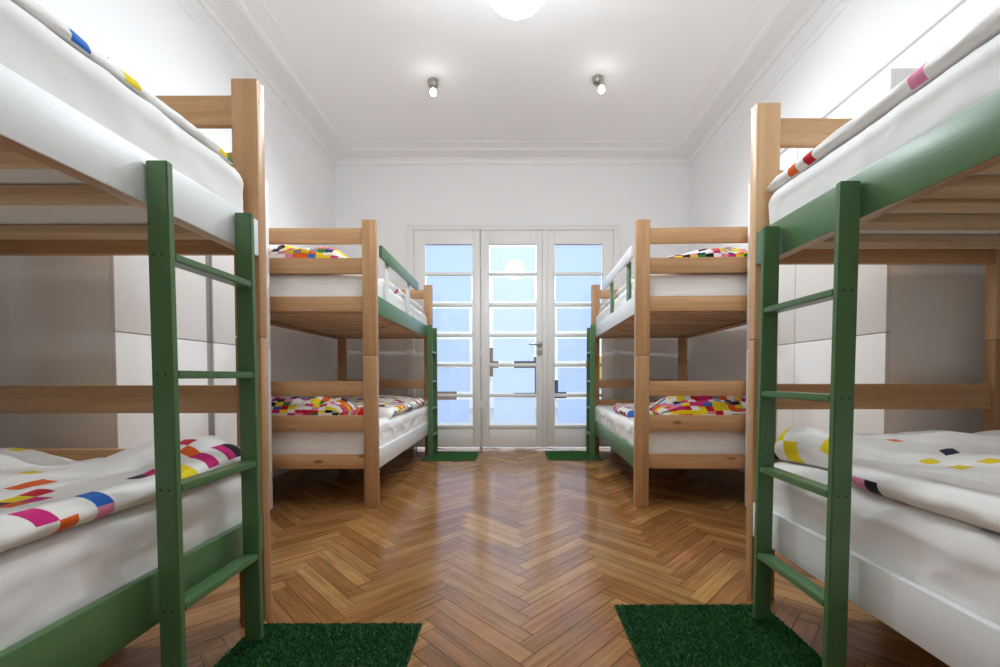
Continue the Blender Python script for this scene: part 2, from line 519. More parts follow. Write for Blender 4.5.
for z in (.55, 1.20, 2.30):
    hinge(d_m, -.408, z); hinge(d_l, -1.229, z); hinge(d_r, 1.229, z)

# outside the doors
struct('exterior_ground', MB().box(-9, 9, YB + T, 16, -.12, -.03), plain('paving', lin(150, 148, 145), .8, bump=(30, .2, .01, (1, 1, 1))))
nb = empty('exterior_building', (0, 12.5, 0)); tag(nb, kind='structure')
MB().box(-8, 8, 0, .4, -.03, 3.2).build('facade', plain('render_facade', lin(206, 204, 200), .85), nb, shade=False)
rnd_ = random.Random(5)
DG = [plain('dark_glass', lin(38, 44, 56), .1), plain('brown_shutter', lin(104, 76, 60), .6), plain('ochre_shutter', lin(176, 150, 50), .6), plain('dark_shutter', lin(52, 50, 54), .6)]
x = -7.2
while x < 7:
    w_ = rnd_.uniform(.28, .75); h0 = rnd_.uniform(.1, .9); h1 = h0 + rnd_.uniform(.5, 1.3)
    MB().box(x, x + w_, -.06, .01, h0, h1, .01).build('window_surround', M['joinery'], nb)
    MB().box(x + .04, x + w_ - .04, -.07, -.055, h0 + .04, h1 - .04).build('window_glass', rnd_.choice(DG), nb, shade=False)
    x += w_ + rnd_.uniform(.25, .9)

# ------------------------------------------------------------------ bunk beds
PW, PT, BL = 0.095, 0.045, 2.0455
PLANKS = [(1.811, 1.917), (1.608, 1.715), (1.349, 1.453), (.768, .871), (.527, .635), (.265, .365)]
UP, LO = (1.337, 1.465), (.262, .398)


def bunk_bed(origin, rz, s, W, up_mat, lo_mat, label, guard=None, up='beech', slats=None):
    """s = -1 for beds on the left of the aisle, +1 on the right; local x = s*u (u from the aisle edge), y = v from the near end"""
    root = empty('bunk_bed', (origin[0], origin[1], 0), rz)
    tag(root, label, 'bunk bed', 'four wooden bunk beds along the aisle')
    def bx(mb, u0, u1, v0, v1, z0, z1, bev=.003, mi=0, bottom=None): return mb.box(s * u0, s * u1, v0, v1, z0, z1, bev, mi, bottom=bottom)
    for u in (0, W - PW):
        for v in (0, BL):
            bx(MB(), u, u + PW, v, v + PT, 1.047, 1.972, .005).build('post', M[up + '_z'], root)
            bx(MB(), u, u + PW, v, v + PT, 0.0, 1.0465, .005).build('post', M['beech_z'], root)
    for v, dv in ((0.010, .027), (BL + .008, .027)):
        for z0, z1 in PLANKS:
            knotty = v < .1 and z0 < .6
            bx(MB(), PW, W - PW, v, v + dv, z0, z1, .004).build('end_board', M['beech_knotty_x'] if knotty else M[(up if z0 > 1.5 else 'beech') + '_x'], root)
    for (z0, z1), mt, nm in ((UP, up_mat, 'upper'), (LO, lo_mat, 'lower')):
        r = bx(MB(), 0.002, .026, PT, BL, z0, z1, .003, bottom=1).build('side_rail', [M[mt], M['beech_y']], root)
        r['label'] = ('green' if mt == 'green' else 'white') + ' painted ' + nm + ' side rail facing the aisle'
        bx(MB(), W - .026, W - .002, PT, BL, z0, z1, .003).build('side_rail', M['beech_y'], root)
        for u0 in (.026, W - .048):
            bx(MB(), u0, u0 + .022, PT + .01, BL - .01, z0 + .001, z0 + .023, .002).build('slat_support', M['beech_y'], root)
        rnd = random.Random(int(z0 * 1000) + int(origin[0] * 10) + 50)
        n = 14
        for k in range(n):
            v = .11 + k * (BL - .22) / (n - 1) + rnd.uniform(-.018, .018)
            if slats and z0 > 1:
                if k >= len(slats): break
                v = slats[k]
            bx(MB(), .028, W - .028, v - .036, v + .036, z0 + .0235, z0 + .050, .004).build('slat', M['pine_x'], root)
    if guard:
        gm, um = guard
        g = bx(MB(), -.004, .020, .130, 1.312, 1.752, 1.837, .004).build('guard_rail', M[gm], root)
        g['label'] = ('green' if gm == 'green' else 'white') + ' guard rail board above the upper mattress'
        for v0, v1 in ((.315, .405), (.985, 1.075)):
            bx(MB(), .0265, .043, v0, v1, UP[0] + .055, 1.835, .003).build('guard_upright', M[um], g)
            bx(MB(), .0205, .0265, v0 + .01, v1 - .01, 1.77, 1.82, .001).build('guard_spacer', M[um], g)
    return root


def R2(origin, rz, s):
    c, sn = math.cos(rz), math.sin(rz)
    def f(u, v, z):
        x, y = s * u, v
        return Vector((origin[0] + c * x - sn * y, origin[1] + sn * x + c * y, z))
    return f


BEDS = {}
def reg(key, x, y, t, s, W, near):
    if near: x, y = x + math.sin(t) * BL, y - math.cos(t) * BL
    BEDS[key] = dict(o=(x, y), t=t, s=s, W=W, f=R2((x, y), t, s))


reg('LN', -0.9193, 1.5423, 0.0, -1, 1.106, True)
reg('RN', 0.9519, 1.6776, 0.0034, 1, 1.056, True)
reg('LF', -0.9391, 2.9022, 0.0060, -1, 1.106, False)
reg('RF', 0.8358, 2.9046, -0.0350, 1, 1.106, False)
for key, um, lm, lab, g in (
        ('LN', 'white_paint', 'green', 'nearest bunk bed on the left, white upper side rail and green lower side rail', None),
        ('RN', 'green', 'white_paint', 'nearest bunk bed on the right, green upper side rail and white lower side rail', None),
        ('LF', 'green', 'white_paint', 'far left bunk bed by the glazed doors, green guard rail on white uprights', ('green', 'white_paint')),
        ('RF', 'white_paint', 'green', 'far right bunk bed by the glazed doors, white guard rail on green uprights', ('white_paint', 'green'))):
    b = BEDS[key]
    b['root'] = bunk_bed(b['o'], b['t'], b['s'], b['W'], um, lm, lab, g, 'pale' if key == 'RN' else 'beech',
                         {'LN': (.12, .26, .40, .54, .68, .83, 1.0, 1.20, 1.418, 1.617, 1.898), 'RN': (.12, .25, .38, .51, .64, .77, .90, 1.03, 1.17, 1.31, 1.44, 1.54, 1.68, 1.864)}.get(key))


# ------------------------------------------------------------------ ladders
def ladder(key, v_near, v_far, u_top, u_bot, wd, label, zs, zt=1.438, z0=.014):
    b = BEDS[key]; s = b['s']; th = .021
    p = b['f'](0, v_near, 0)
    root = empty('bunk_ladder', (p.x, p.y, z0), b['t'])
    tag(root, label, 'ladder', 'green ladders of the bunk beds')
    H = zt - z0
    def prism(mb, ua, ub, va, vb, za, zb):
        """slanted box: u offset follows the lean"""
        b2 = bmesh.new(); bmesh.ops.create_cube(b2, size=1)
        for vx in b2.verts:
            z = za if vx.co.z < 0 else zb
            u = ua if vx.co.x < 0 else ub
            lean = u_bot + (u_top - u_bot) * (z / H)
            vx.co = (s * (u + lean), va if vx.co.y < 0 else vb, z)
        bmesh.ops.recalc_face_normals(b2, faces=b2.faces[:])
        bmesh.ops.bevel(b2, geom=b2.edges[:], offset=.003, segments=2, affect='EDGES')
        mb.merge(b2); return mb
    D = v_far - v_near
    for v in (0, D):
        st = prism(MB(), -wd, 0, v, v + th, 0, H).build('side_board', M['green'], root)
        for z in zs:
            zz = z - z0 - .010
            lean = u_bot + (u_top - u_bot) * (zz / H)
            for k in (.30, .68):
                yy = v if v == 0 else v + th
                sg = -1 if v == 0 else 1
                MB().cyl((s * (lean - wd * k), yy - sg * .002, zz), (s * (lean - wd * k), yy + sg * .0012, zz), .0033, n=10).build('screw', M['screw'], st)
    for z in zs:
        prism(MB(), -wd + .001, -.004, th, D, z - z0 - .021, z - z0).build('rung', M['green'], root)
    return root


def vl(key, y): return y - BEDS[key]['o'][1]


ladder('LN', vl('LN', 1.066), vl('LN', 1.401), -.002, -.014, .054, 'green ladder of the nearest left bunk, leaning on its white upper rail', (1.2165, .9175, .6235, .312), 1.441)
ladder('RN', vl('RN', 1.168), vl('RN', 1.517), -.002, -.020, .056, 'green ladder of the nearest right bunk, leaning on its green upper rail', (1.1465, .8488, .5766, .2625), 1.436)


# ------------------------------------------------------------------ bedding
WHITE = lin(243, 241, 238)
PAL = {'y': lin(240, 214, 30), 'o': lin(232, 100, 24), 'r': lin(196, 22, 44), 'm': lin(206, 36, 122), 'k': lin(24, 22, 28), 'n': lin(34, 30, 66),
       'b': lin(44, 110, 200), 'g': lin(42, 128, 62), 'p': lin(228, 140, 172), 's': lin(150, 150, 150), 'w': WHITE}


def fbm(p, o=4):
    return noise.fractal(p, 1.0, 2.0, o)


def mattress(key, z0, z1, label, seed, v0=None, v1=None, u0=.030, u1=None, wr=.006, folds=0.0):
    b = BEDS[key]; s = b['s']; W = b['W']
    u1 = W - .030 if u1 is None else u1
    v0 = PT + .006 if v0 is None else v0
    v1 = BL - .008 if v1 is None else v1
    root_p = b['f'](0, 0, z0)
    mb = MB()
    nv, ns = 110, 18
    uc, zc = (u0 + u1) / 2, (z0 + z1) / 2
    hu, hz = (u1 - u0) / 2, (z1 - z0) / 2
    R = .055
    ring0 = []
    def corner(cx, cz, a0, n=6):
        for k in range(n + 1):
            a = a0 + k / n * PI / 2
            ring0.append((cx + R * math.cos(a), cz + R * math.sin(a), math.cos(a), math.sin(a)))
    def line(p, q, nn, n):
        for k in range(1, n):
            t = k / n
            ring0.append((p[0] + (q[0] - p[0]) * t, p[1] + (q[1] - p[1]) * t, nn[0], nn[1]))
    a, c = hu - R, hz - R
    corner(a, c, 0); line((a, hz), (-a, hz), (0, 1), 26)
    corner(-a, c, PI / 2); line((-hu, c), (-hu, -c), (-1, 0), 10)
    corner(-a, -c, PI); line((-a, -hz), (a, -hz), (0, -1), 12)
    corner(a, -c, 1.5 * PI); line((hu, -c), (hu, c), (1, 0), 10)
    rings = []
    sv = [0, .004, .014, .03, .05]
    vs = [v0 + t for t in sv] + [v0 + .05 + (v1 - v0 - .10) * k / nv for k in range(1, nv)] + [v1 - t for t in sv[::-1]]
    for v in vs:
        d = min(v - v0, v1 - v); k = 1.0
        ins = 0.0
        if d < .05: ins = .045 * (1 - math.sqrt(max(0, 1 - (1 - d / .05) ** 2)))
        ring = []
        for x, z, nx, nz in ring0:
            p = Vector((x * 2.2 + seed * 3.1, v * 3.4, z * 6.5))
            n1 = fbm(p); n2 = noise.noise(Vector((x * 3, v * 11 + z * 7, z * 3 + seed)))
            disp = wr * n1 + wr * .5 * n2
            rg = 1 - abs(noise.noise(Vector((v * 4.5 + z * 3 + seed * 5, z * 7 - v * 1.5, x * 2.5))))
            rg2 = 1 - abs(noise.noise(Vector((v * 7 - z * 6, z * 5 + seed * 3, x * 4 + 7))))
            if abs(nx) > .5: disp += wr * (1.3 * rg ** 6 + .9 * rg2 ** 7)
            # vertical fold creases low on the sides
            if abs(nx) > .8 and folds:
                q = noise.noise(Vector((v * 13 + z * 9, seed * 2.0, 0)))
                disp += folds * max(0, q) ** 1.5 * (1 - (z + hz) / (2 * hz)) * 1.2
            # seam piping round the mattress
            if abs(nx) > .5:
                for zp in (hz * .50, -hz * .42):
                    disp += .0035 * math.exp(-((z - zp - .012 * noise.noise(Vector((v * 3, zp * 9, seed)))) / .008) ** 2)
            if nz < -.6: disp *= .4
            xx, zz = x * (1 - ins / hu) + nx * disp, z * (1 - ins / hz) + nz * disp
            u = uc + xx
            u = max(u, .004 if u0 < .04 else .0445) if zz + zc > z0 + .09 else max(u, .0285)
            ring.append(Vector((s * u, v, max(zz + zc, z0) - z0)))
        rings.append(ring)
    def cap(ring, sg):
        out = []
        cx_ = sum((p.x for p in ring)) / len(ring); cz_ = sum((p.z for p in ring)) / len(ring)
        for f in (.93, .84, .72, .6, .48, .36, .24, .12, .03):
            rr = []
            for p in ring:
                # shrink mostly in height first so the wrinkles keep their scale across the width
                x = cx_ + (p.x - cx_) * (1 - (1 - f) ** 2.2) if f > .2 else cx_ + (p.x - cx_) * (1 - (1 - f) ** 2.2)
                z = cz_ + (p.z - cz_) * f
                g1 = 1 - abs(noise.noise(Vector((x * 9 + z * 8 + seed * 4, z * 12, seed))))
                g2 = noise.noise(Vector((x * 4, z * 6, seed + 3)))
                rr.append(Vector((x, p.y + sg * (.0045 * g1 ** 4 + .005 * g2 - .002) * (1 if f < .9 else .4), z)))
            out.append(rr)
        return out
    rings = cap(rings[0], -1)[::-1] + rings + cap(rings[-1], 1)
    mb.sweep(None, rings)
    o = mb.build('mattress', M['sheet'], None, angle=180)
    o.location = (b['o'][0], b['o'][1], z0); o.rotation_euler = (0, 0, b['t'])
    return tag(o, label, 'mattress', 'mattresses in white fitted sheets')


def col_mesh(name, verts, faces, cells, cellcol, b, label, cat, group, z0):
    me = bpy.data.meshes.new(name)
    me.from_pydata(verts, [], faces)
    at = me.color_attributes.new('print', 'FLOAT_COLOR', 'CORNER')
    li = 0
    for f, c in zip(faces, cells):
        col = cellcol(c)
        for k in range(len(f)): at.data[li].color = col; li += 1
    smooth(me, 180)
    bm = bmesh.new(); bm.from_mesh(me); bmesh.ops.recalc_face_normals(bm, faces=bm.faces[:]); bm.to_mesh(me); bm.free()
    for p, c in zip(me.polygons, cells):
        if c is None: p.use_smooth = False
    o = link_mesh(name, me, M['print'])
    o.location = (b['o'][0], b['o'][1], z0); o.rotation_euler = (0, 0, b['t'])
    return tag(o, label, cat, group)


def cell_colours(seed, dens, fixed=None, weights='yyyyykkkrrrooobbmmmgpps'):
    memo = {}; fixed = fixed or {}
    def f(c):
        if c is None: return WHITE
        if c in fixed: return PAL[fixed[c]]
        if c not in memo:
            r = random.Random(seed * 7919 + c[0] * 131 + c[1] * 17)
            d = dens(c) if callable(dens) else dens
            memo[c] = PAL[r.choice(weights)] if r.random() < d else WHITE
        return memo[c]
    return f


DUMP = {}
def duvet(key, zb, label, seed, v0, v1, edge, thick, u_back, colours, cell=.056, bump=.012, rx=.05, endr=.07, sub=4, a0=-PI / 2):
    """puffed cover: edge(v) = aisle edge u; thick(u,v) = thickness over the mattress top zb"""
    b = BEDS[key]; s = b['s']
    step = cell / sub
    nv = int((v1 - v0) / step)
    n_under, n_edge = 2, 14
    nt = int((u_back - .0) / step)
    verts, faces, cells = [], [], []
    rows = []
    for j in range(nv + 1):
        v = v0 + (v1 - v0) * j / nv
        d = min(v - v0, v1 - v)
        es = 1.0 if d > endr else math.sqrt(max(.0, 1 - (1 - d / endr) ** 2))
        ue = edge(v)
        row = []
        H = thick(ue + rx, v)
        rz = max(.004, H * es / 2)
        for k in range(n_edge + 1):
            th = a0 + k / n_edge * (PI / 2 - a0)
            w = fbm(Vector((v * 9 + seed, k * .15, seed * 1.7)))
            uu = ue + rx * (1 - math.cos(th)) + .007 * w * es
            row.append((uu, v, .002 + 2 * rz * (math.sin(th) - math.sin(a0)) / (1 - math.sin(a0))))
        u = ue + rx; k = 0
        while len(row) < n_edge + 1 + nt:
            u += step; k += 1
            fade = min(1, k / 8.0)
            uu = min(u, u_back)
            H = thick(uu, v) * es
            w = fbm(Vector((uu * 3.2 + seed * 2.3, v * 2.6, seed))) + .35 * fbm(Vector((uu * 9 + v * 5, v * 7, seed + 4)))
            bk = u_back - uu
            if bk < .06: H *= math.sqrt(max(0.02, 1 - (1 - bk / .06) ** 2))
            row.append((uu, v, .002 + max(.006, H + bump * w * es * fade)))
        rows.append(row)
    n = len(rows[0])
    for r in rows:
        for u, v, z in r: verts.append((s * u, v, z))
    for j in range(nv):
        for i in range(n - 1):
            a = j * n + i
            faces.append((a, a + 1, a + n + 1, a + n))
            arc = (i - n_edge) * step if i >= n_edge else (i - n_edge) * step * .62
            cells.append((int(math.floor(arc / cell + 100)) - 100, int(math.floor((j + .5) / sub))))
        a = j * n                                            # underside
        faces.append((a + n - 1, a, a + n, a + 2 * n - 1)); cells.append(None)
    for j in (0, nv):
        faces.append(tuple(j * n + i for i in (range(n) if j else range(n - 1, -1, -1)))); cells.append(None)
    o = col_mesh('duvet', verts, faces, cells, colours, b, label, 'duvet', 'printed white duvets on the bunks', zb)
    cen = {}
    for f, c in zip(faces, cells):
        if c is None: continue
        L_ = cen.setdefault(c, [0, 0, 0, 0])
        for i in f[:1]:
            x, y, z = verts[i]; L_[0] += x; L_[1] += y; L_[2] += z; L_[3] += 1
    ct, sn = math.cos(b['t']), math.sin(b['t'])
    DUMP[key + ('U' if zb > 1 else 'L')] = {c: (b['o'][0] + ct * q[0] / q[3] - sn * q[1] / q[3], b['o'][1] + sn * q[0] / q[3] + ct * q[1] / q[3], zb + q[2] / q[3]) for c, q in cen.items()}
    return o


def pillow(key, zb, label, seed, u0, u1, v0, v1, hgt, colours, cell=.052, sub=3, lean=0.0, top_fn=None):
    b = BEDS[key]; s = b['s']
    step = cell / sub
    nu, nv = int((u1 - u0) / step), int((v1 - v0) / step)
    ne = 8
    fine = [k / 400 * 2 - 1 for k in range(401)]
    hz_ = [hgt * .95 * max(0, 1 - abs(c) ** 3.0) ** .5 for c in fine]
    acc = [0.0]
    for k in range(400): acc.append(acc[-1] + math.hypot((v1 - v0) / 400, hz_[k + 1] - hz_[k]))
    nv = int(acc[-1] / step); cs = []; q = 0
    for j in range(nv + 1):
        tgt = acc[-1] * j / nv
        while q < 399 and acc[q + 1] < tgt: q += 1
        cs.append(fine[q] + (fine[q + 1] - fine[q]) * min(1, max(0, (tgt - acc[q]) / (acc[q + 1] - acc[q]))))
    verts, faces, cells = [], [], []
    # front/back/side roll is given by a superellipse over the plan
    for side in (1, -1):
        base = len(verts)
        for j in range(nv + 1):
            for i in range(nu + 1):
                a, c = i / nu * 2 - 1, cs[j]
                prof = (max(0, 1 - abs(a) ** 3.4)) ** .5 * (max(0, 1 - abs(c) ** 3.0)) ** .5
                w = fbm(Vector((a * 2.2 + seed, c * 2.2, seed * 1.3)))
                u = u0 + (u1 - u0) * i / nu + .012 * noise.noise(Vector((c * 3, a, seed)))
                v = v0 + (v1 - v0) * (c + 1) / 2 + .012 * noise.noise(Vector((a * 3, c, seed + 9)))
                h = hgt * (.88 + .25 * w)
                if top_fn: h *= top_fn((a + 1) / 2, (c + 1) / 2)
                mid = hgt * .42
                if side == 1: z = mid + (h - mid) * prof
                else: z = mid - (mid - .003) * prof ** .35
                verts.append((s * u, v, z))
        for j in range(nv):
            for i in range(nu):
                q = base + j * (nu + 1) + i
                f = (q, q + 1, q + nu + 2, q + nu + 1)
                faces.append(f if side == 1 else f[::-1])
                cells.append((i // sub + (0 if side == 1 else 100), j // sub))
    o = col_mesh('pillow', verts, faces, cells, colours, b, label, 'pillow', 'pillows in checked covers', zb)
    bm = bmesh.new(); bm.from_mesh(o.data); bmesh.ops.remove_doubles(bm, verts=bm.verts[:], dist=.0006)
    bmesh.ops.recalc_face_normals(bm, faces=bm.faces[:]); bm.to_mesh(o.data); bm.free()
    return o


def sm(a, b, x):
    t = max(0.0, min(1.0, (x - a) / (b - a))); return t * t * (3 - 2 * t)


UB, LB = UP[0] + .0515, LO[0] + .0515
# ---- mattresses
mattress('LN', UB, 1.638, 'white sheeted mattress on the upper bunk of the nearest left bed', 1, folds=.002, wr=.0025)
mattress('LN', LB, .568, 'white sheeted mattress on the lower bunk of the nearest left bed, above the green rail', 2, folds=.004, wr=.0045)
mattress('RN', UB, 1.618, 'white sheeted mattress on the upper bunk of the nearest right bed, above the green rail', 3, folds=.002, wr=.0025)
mattress('RN', LB, .572, 'white sheeted mattress on the lower bunk of the nearest right bed', 4, folds=.004, wr=.0045)
mattress('LF', UB, 1.625, 'white sheeted mattress on the upper bunk of the far left bed', 5, folds=.008, u0=.050)
mattress('LF', LB, .572, 'white sheeted mattress on the lower bunk of the far left bed', 6, folds=.010)
mattress('RF', UB, 1.625, 'white sheeted mattress on the upper bunk of the far right bed', 7, folds=.008, u0=.050)
mattress('RF', LB, .572, 'white sheeted mattress on the lower bunk of the far right bed', 8, folds=.012)

FIX = {'LNL': {(-1, 32): 'b', (-2, 32): 'p', (-1, 29): 'm', (2, 32): 'r', (1, 31): 'm', (1, 30): 'o', (2, 31): 'y', (2, 30): 'n', (-2, 30): 'o', (4, 33): 'o', (4, 34): 'o', (7, 36): 'y', (16, 43): 'y', (14, 44): 'y', (17, 44): 'y', (9, 45): 'k', (0, 37): 'm', (0, 36): 'n', (-1, 37): 'y', (-1, 38): 'y', (-1, 40): 'm', (-1, 42): 'm', (-1, 43): 'k', (1, 41): 'r', (2, 44): 'r', (0, 40): 'o'}, 'RNL': {(-2, 43): 'y', (-1, 44): 'y', (-1, 40): 'y', (-2, 34): 'p', (-2, 33): 'k', (-3, 32): 'r', (4, 40): 'o', (6, 36): 'n', (12, 42): 'm', (4, 35): 'y', (6, 33): 'y', (4, 33): 'y', (-3, 27): 'n', (-2, 45): 'k'}, 'LNU': {(-2, 32): 'b', (-1, 32): 'b', (-3, 32): 'b', (-4, 32): 'b', (-2, 35): 'y', (-1, 35): 'y', (-3, 35): 'y', (-4, 35): 'y', (-2, 44): 'g', (-1, 44): 'g', (-3, 44): 'g', (-4, 44): 'g', (-2, 43): 'y', (-1, 43): 'y', (-3, 43): 'y', (-4, 43): 'y'}, 'RNU': {(-2, 31): 'p', (-1, 31): 'p', (-3, 31): 'p', (-4, 31): 'p', (-2, 40): 'r', (-1, 40): 'r', (-3, 40): 'r', (-4, 40): 'r', (-2, 42): 'o', (-1, 42): 'o', (-3, 42): 'o', (-4, 42): 'o'}}  #FIXED

# ---- near left
duvet('LN', 1.636, 'white duvet with few coloured squares on the upper bunk of the nearest left bed', 21, .10, 1.985,
      lambda v: .034 + .012 + .004 * noise.noise(Vector((v * 4, 1, 0))), lambda u, v: .044 + .012 * sm(.0, .3, u), 1.06, cell_colours(1, 0, FIX['LNU']), cell=.042, bump=.006, rx=.070, a0=-.25)
duvet('LN', .566, 'white duvet with scattered bright squares on the lower bunk of the nearest left bed', 22, .10, 2.010,
      lambda v: .022 + .010 * noise.noise(Vector((v * 3, 2, 0))) - .008 * sm(1.0, 1.5, v),
      lambda u, v: .064 + .050 * sm(.2, .6, u) * (1 - sm(1.55, 1.86, v)) + .070 * sm(1.66, 1.90, v) * sm(.0, .12, u) * (1 - sm(.2, .45, u)) - .012 * sm(1.6, 1.9, v) * sm(.4, .6, u) + .036 * sm(1.6, 1.9, v) * sm(.56, .74, u), 1.06,
      cell_colours(2, lambda c: 0, FIX['LNL']), cell=.042, bump=.014, rx=.055)
# ---- near right
duvet('RN', 1.616, 'white duvet with few coloured squares on the upper bunk of the nearest right bed', 23, .10, 2.035,
      lambda v: .034 + .006 * noise.noise(Vector((v * 4, 3, 0))) , lambda u, v: .044 + .012 * sm(.1, .4, u), 1.01, cell_colours(3, 0, FIX['RNU']), cell=.042, bump=.006, rx=.024, endr=.04, a0=-1.2)
duvet('RN', .570, 'rumpled white duvet with few squares on the lower bunk of the nearest right bed', 24, .10, 2.020,
      lambda v: .020 + .006 * noise.noise(Vector((v * 3, 4, 0))) + .085 * sm(1.58, 1.80, v) - .05 * sm(1.86, 2.0, v),
      lambda u, v: .070 + .050 * sm(.15, .55, u) + .075 * sm(1.70, 1.9, v) * (1 - sm(.1, .45, u)) + .03 * sm(.4, .8, u) * (1 - sm(1.2, 1.7, v)), 1.01,
      cell_colours(4, 0, FIX['RNL']), cell=.042, bump=.016, rx=.055)
# ---- far left
duvet('LF', 1.623, 'white duvet with coloured squares on the upper bunk of the far left bed', 25, .50, 2.00,
      lambda v: .070 + .012 * noise.noise(Vector((v * 4, 5, 0))), lambda u, v: .075 + .02 * sm(.1, .4, u), 1.06, cell_colours(5, lambda c: .30 if c[0] > -1 else .06), bump=.012, rx=.05)
duvet('LF', .570, 'white duvet scattered with coloured squares on the lower bunk of the far left bed', 26, .47, 2.00,
      lambda v: .036 + .010 * noise.noise(Vector((v * 4, 6, 0))), lambda u, v: .075 + .02 * sm(.1, .4, u) + .02 * sm(1.2, 1.7, v), 1.06, cell_colours(6, .42), bump=.014, rx=.05)
# ---- far right
duvet('RF', 1.623, 'white duvet with coloured squares on the upper bunk of the far right bed', 27, .50, 2.00,
      lambda v: .070 + .012 * noise.noise(Vector((v * 4, 7, 0))), lambda u, v: .070 + .02 * sm(.1, .4, u), 1.06, cell_colours(7, lambda c: .30 if c[0] > -1 else .05), bump=.012, rx=.05)
duvet('RF', .570, 'folded white duvet with bright squares on the lower bunk of the far right bed', 28, .43, 1.50,
      lambda v: .055 + .012 * noise.noise(Vector((v * 4, 8, 0))) + .10 * sm(1.0, 1.5, v), lambda u, v: .060 + .125 * sm(.22, .50, u) * (1 - sm(.68, 1.0, v)) - .03 * sm(.8, 1.05, u), 1.06, cell_colours(8, .5), bump=.016, rx=.05)
dense = .76
pillow('LF', 1.640, 'checked pillow on the upper bunk of the far left bed', 31, .22, 1.05, .05, .50, .195, cell_colours(41, .70), top_fn=lambda a, c: .82 + .25 * sm(0, .3, 1 - a) * 1.0 - .12 * sm(.6, 1, a))
pillow('LF', .576, 'checked pillow on the lower bunk of the far left bed', 32, .28, 1.06, .05, .47, .175, cell_colours(42, .70))
pillow('RF', 1.640, 'checked pillow on the upper bunk of the far right bed', 33, .22, 1.05, .05, .50, .200, cell_colours(43, .74), top_fn=lambda a, c: .80 + .2 * sm(0, .5, a))
pillow('RF', .576, 'checked pillow on the lower bunk of the far right bed', 34, .20, 1.06, .05, .44, .150, cell_colours(14, dense))
# far ladders
ladder('LF', 1.735, 2.030, -.002, -.005, .054, 'green ladder of the far left bunk, standing on a small mat', (1.185, .862, .562, .264), 1.470)
ladder('RF', 1.735, 2.030, -.002, -.005, .054, 'green ladder of the far right bunk, standing on a small mat', (1.185, .862, .562, .264), 1.470)


# ------------------------------------------------------------------ wardrobes
def wardrobe(xf, y0, y1, s, gap0, gap1, label, strip):
    zt, zm, zp = 2.182, 1.087, .05
    xw = XL if s < 0 else XR
    root = empty('wardrobe', (xf, y0, 0)); tag(root, label, 'wardrobe', 'white wardrobes between the bunks')
    D = abs(xw - xf) - .018          # depth
    Lw = y1 - y0
    def bx(mb, d0, d1, v0, v1, z0, z1, bev=.0015): return mb.box(s * d0, s * d1, v0, v1, z0, z1, bev)
    for v in (0, Lw - .018):
        mb = MB(); bx(mb, .0195, D, v, v + .018, 0, zt)
        mb.build('side_panel', M['lacquer'], root)
    mb = MB()
    for z in (zp, zm - .0195, zm + .0015, zt - .018): bx(mb, .0195, D, .018, Lw - .018, z, z + .018)
    bx(mb, D - .006, D, .018, Lw - .018, zp, zt); bx(mb, .05, .066, .018, Lw - .018, 0, zp)
    mb.build('carcass', M['lacquer'], root)
    for z0, z1 in ((zp - .03, zm - .002), (zm + .002, zt)):
        for a, b in ((.001, gap0 - y0), (gap1 - y0, Lw - .001)):
            bx(MB(), 0, .0185, a, b, z0, z1).build('door', M['lacquer'], root)
        if strip:
            m = MB(); bx(m, .010, .0185, gap0 - y0 + .001, gap1 - y0 - .001, z0, z1)
            k = m.build('handle_strip', M['grey_metal'], root); k['label'] = 'grey recessed grip strip between the doors'
    return root


wardrobe(-1.6175, 1.7234, 2.822, -1, 2.237, 2.287, 'white wardrobe on the left wall between the two left bunks, with a grey grip strip', True)
wardrobe(1.570, 1.788, 2.860, 1, 2.366, 2.372, 'white wardrobe on the right wall between the two right bunks', False)


# ------------------------------------------------------------------ lamps
def lathe_obj(name, prof, mat, parent, n=48):
    return MB().lathe(prof, n=n).build(name, mat, parent, angle=60)


def globe_lamp(x, y, zc, r, label):
    root = empty('globe_lamp', (x, y, ZC)); tag(root, label, 'ceiling lamp')
    z = zc - ZC
    prof = [(0, z - r)] + [(r * math.sin(PI * k / 32), z - r * math.cos(PI * k / 32)) for k in range(1, 31)] + [(.035, z + r * .985)]
    g = lathe_obj('globe_shade', prof, M['globe'], root); g['label'] = 'glowing white glass globe'
    lathe_obj('collar', [(0, z + r * .97), (.05, z + r * .97), (.05, z + r + .035), (.012, z + r + .05), (0, z + r + .05)], M['nickel'], root, 32)
    lathe_obj('stem', [(0, z + r + .05), (.009, z + r + .05), (.009, -.03), (0, -.03)], M['nickel'], root, 16)
    lathe_obj('ceiling_rose', [(0, -.03), (.045, -.03), (.06, -.012), (.06, -.0005), (0, -.0005)], M['nickel'], root, 32)


globe_lamp(.0155, 2.23, 2.988, .187, 'round white glass globe lamp glowing at the centre of the ceiling')


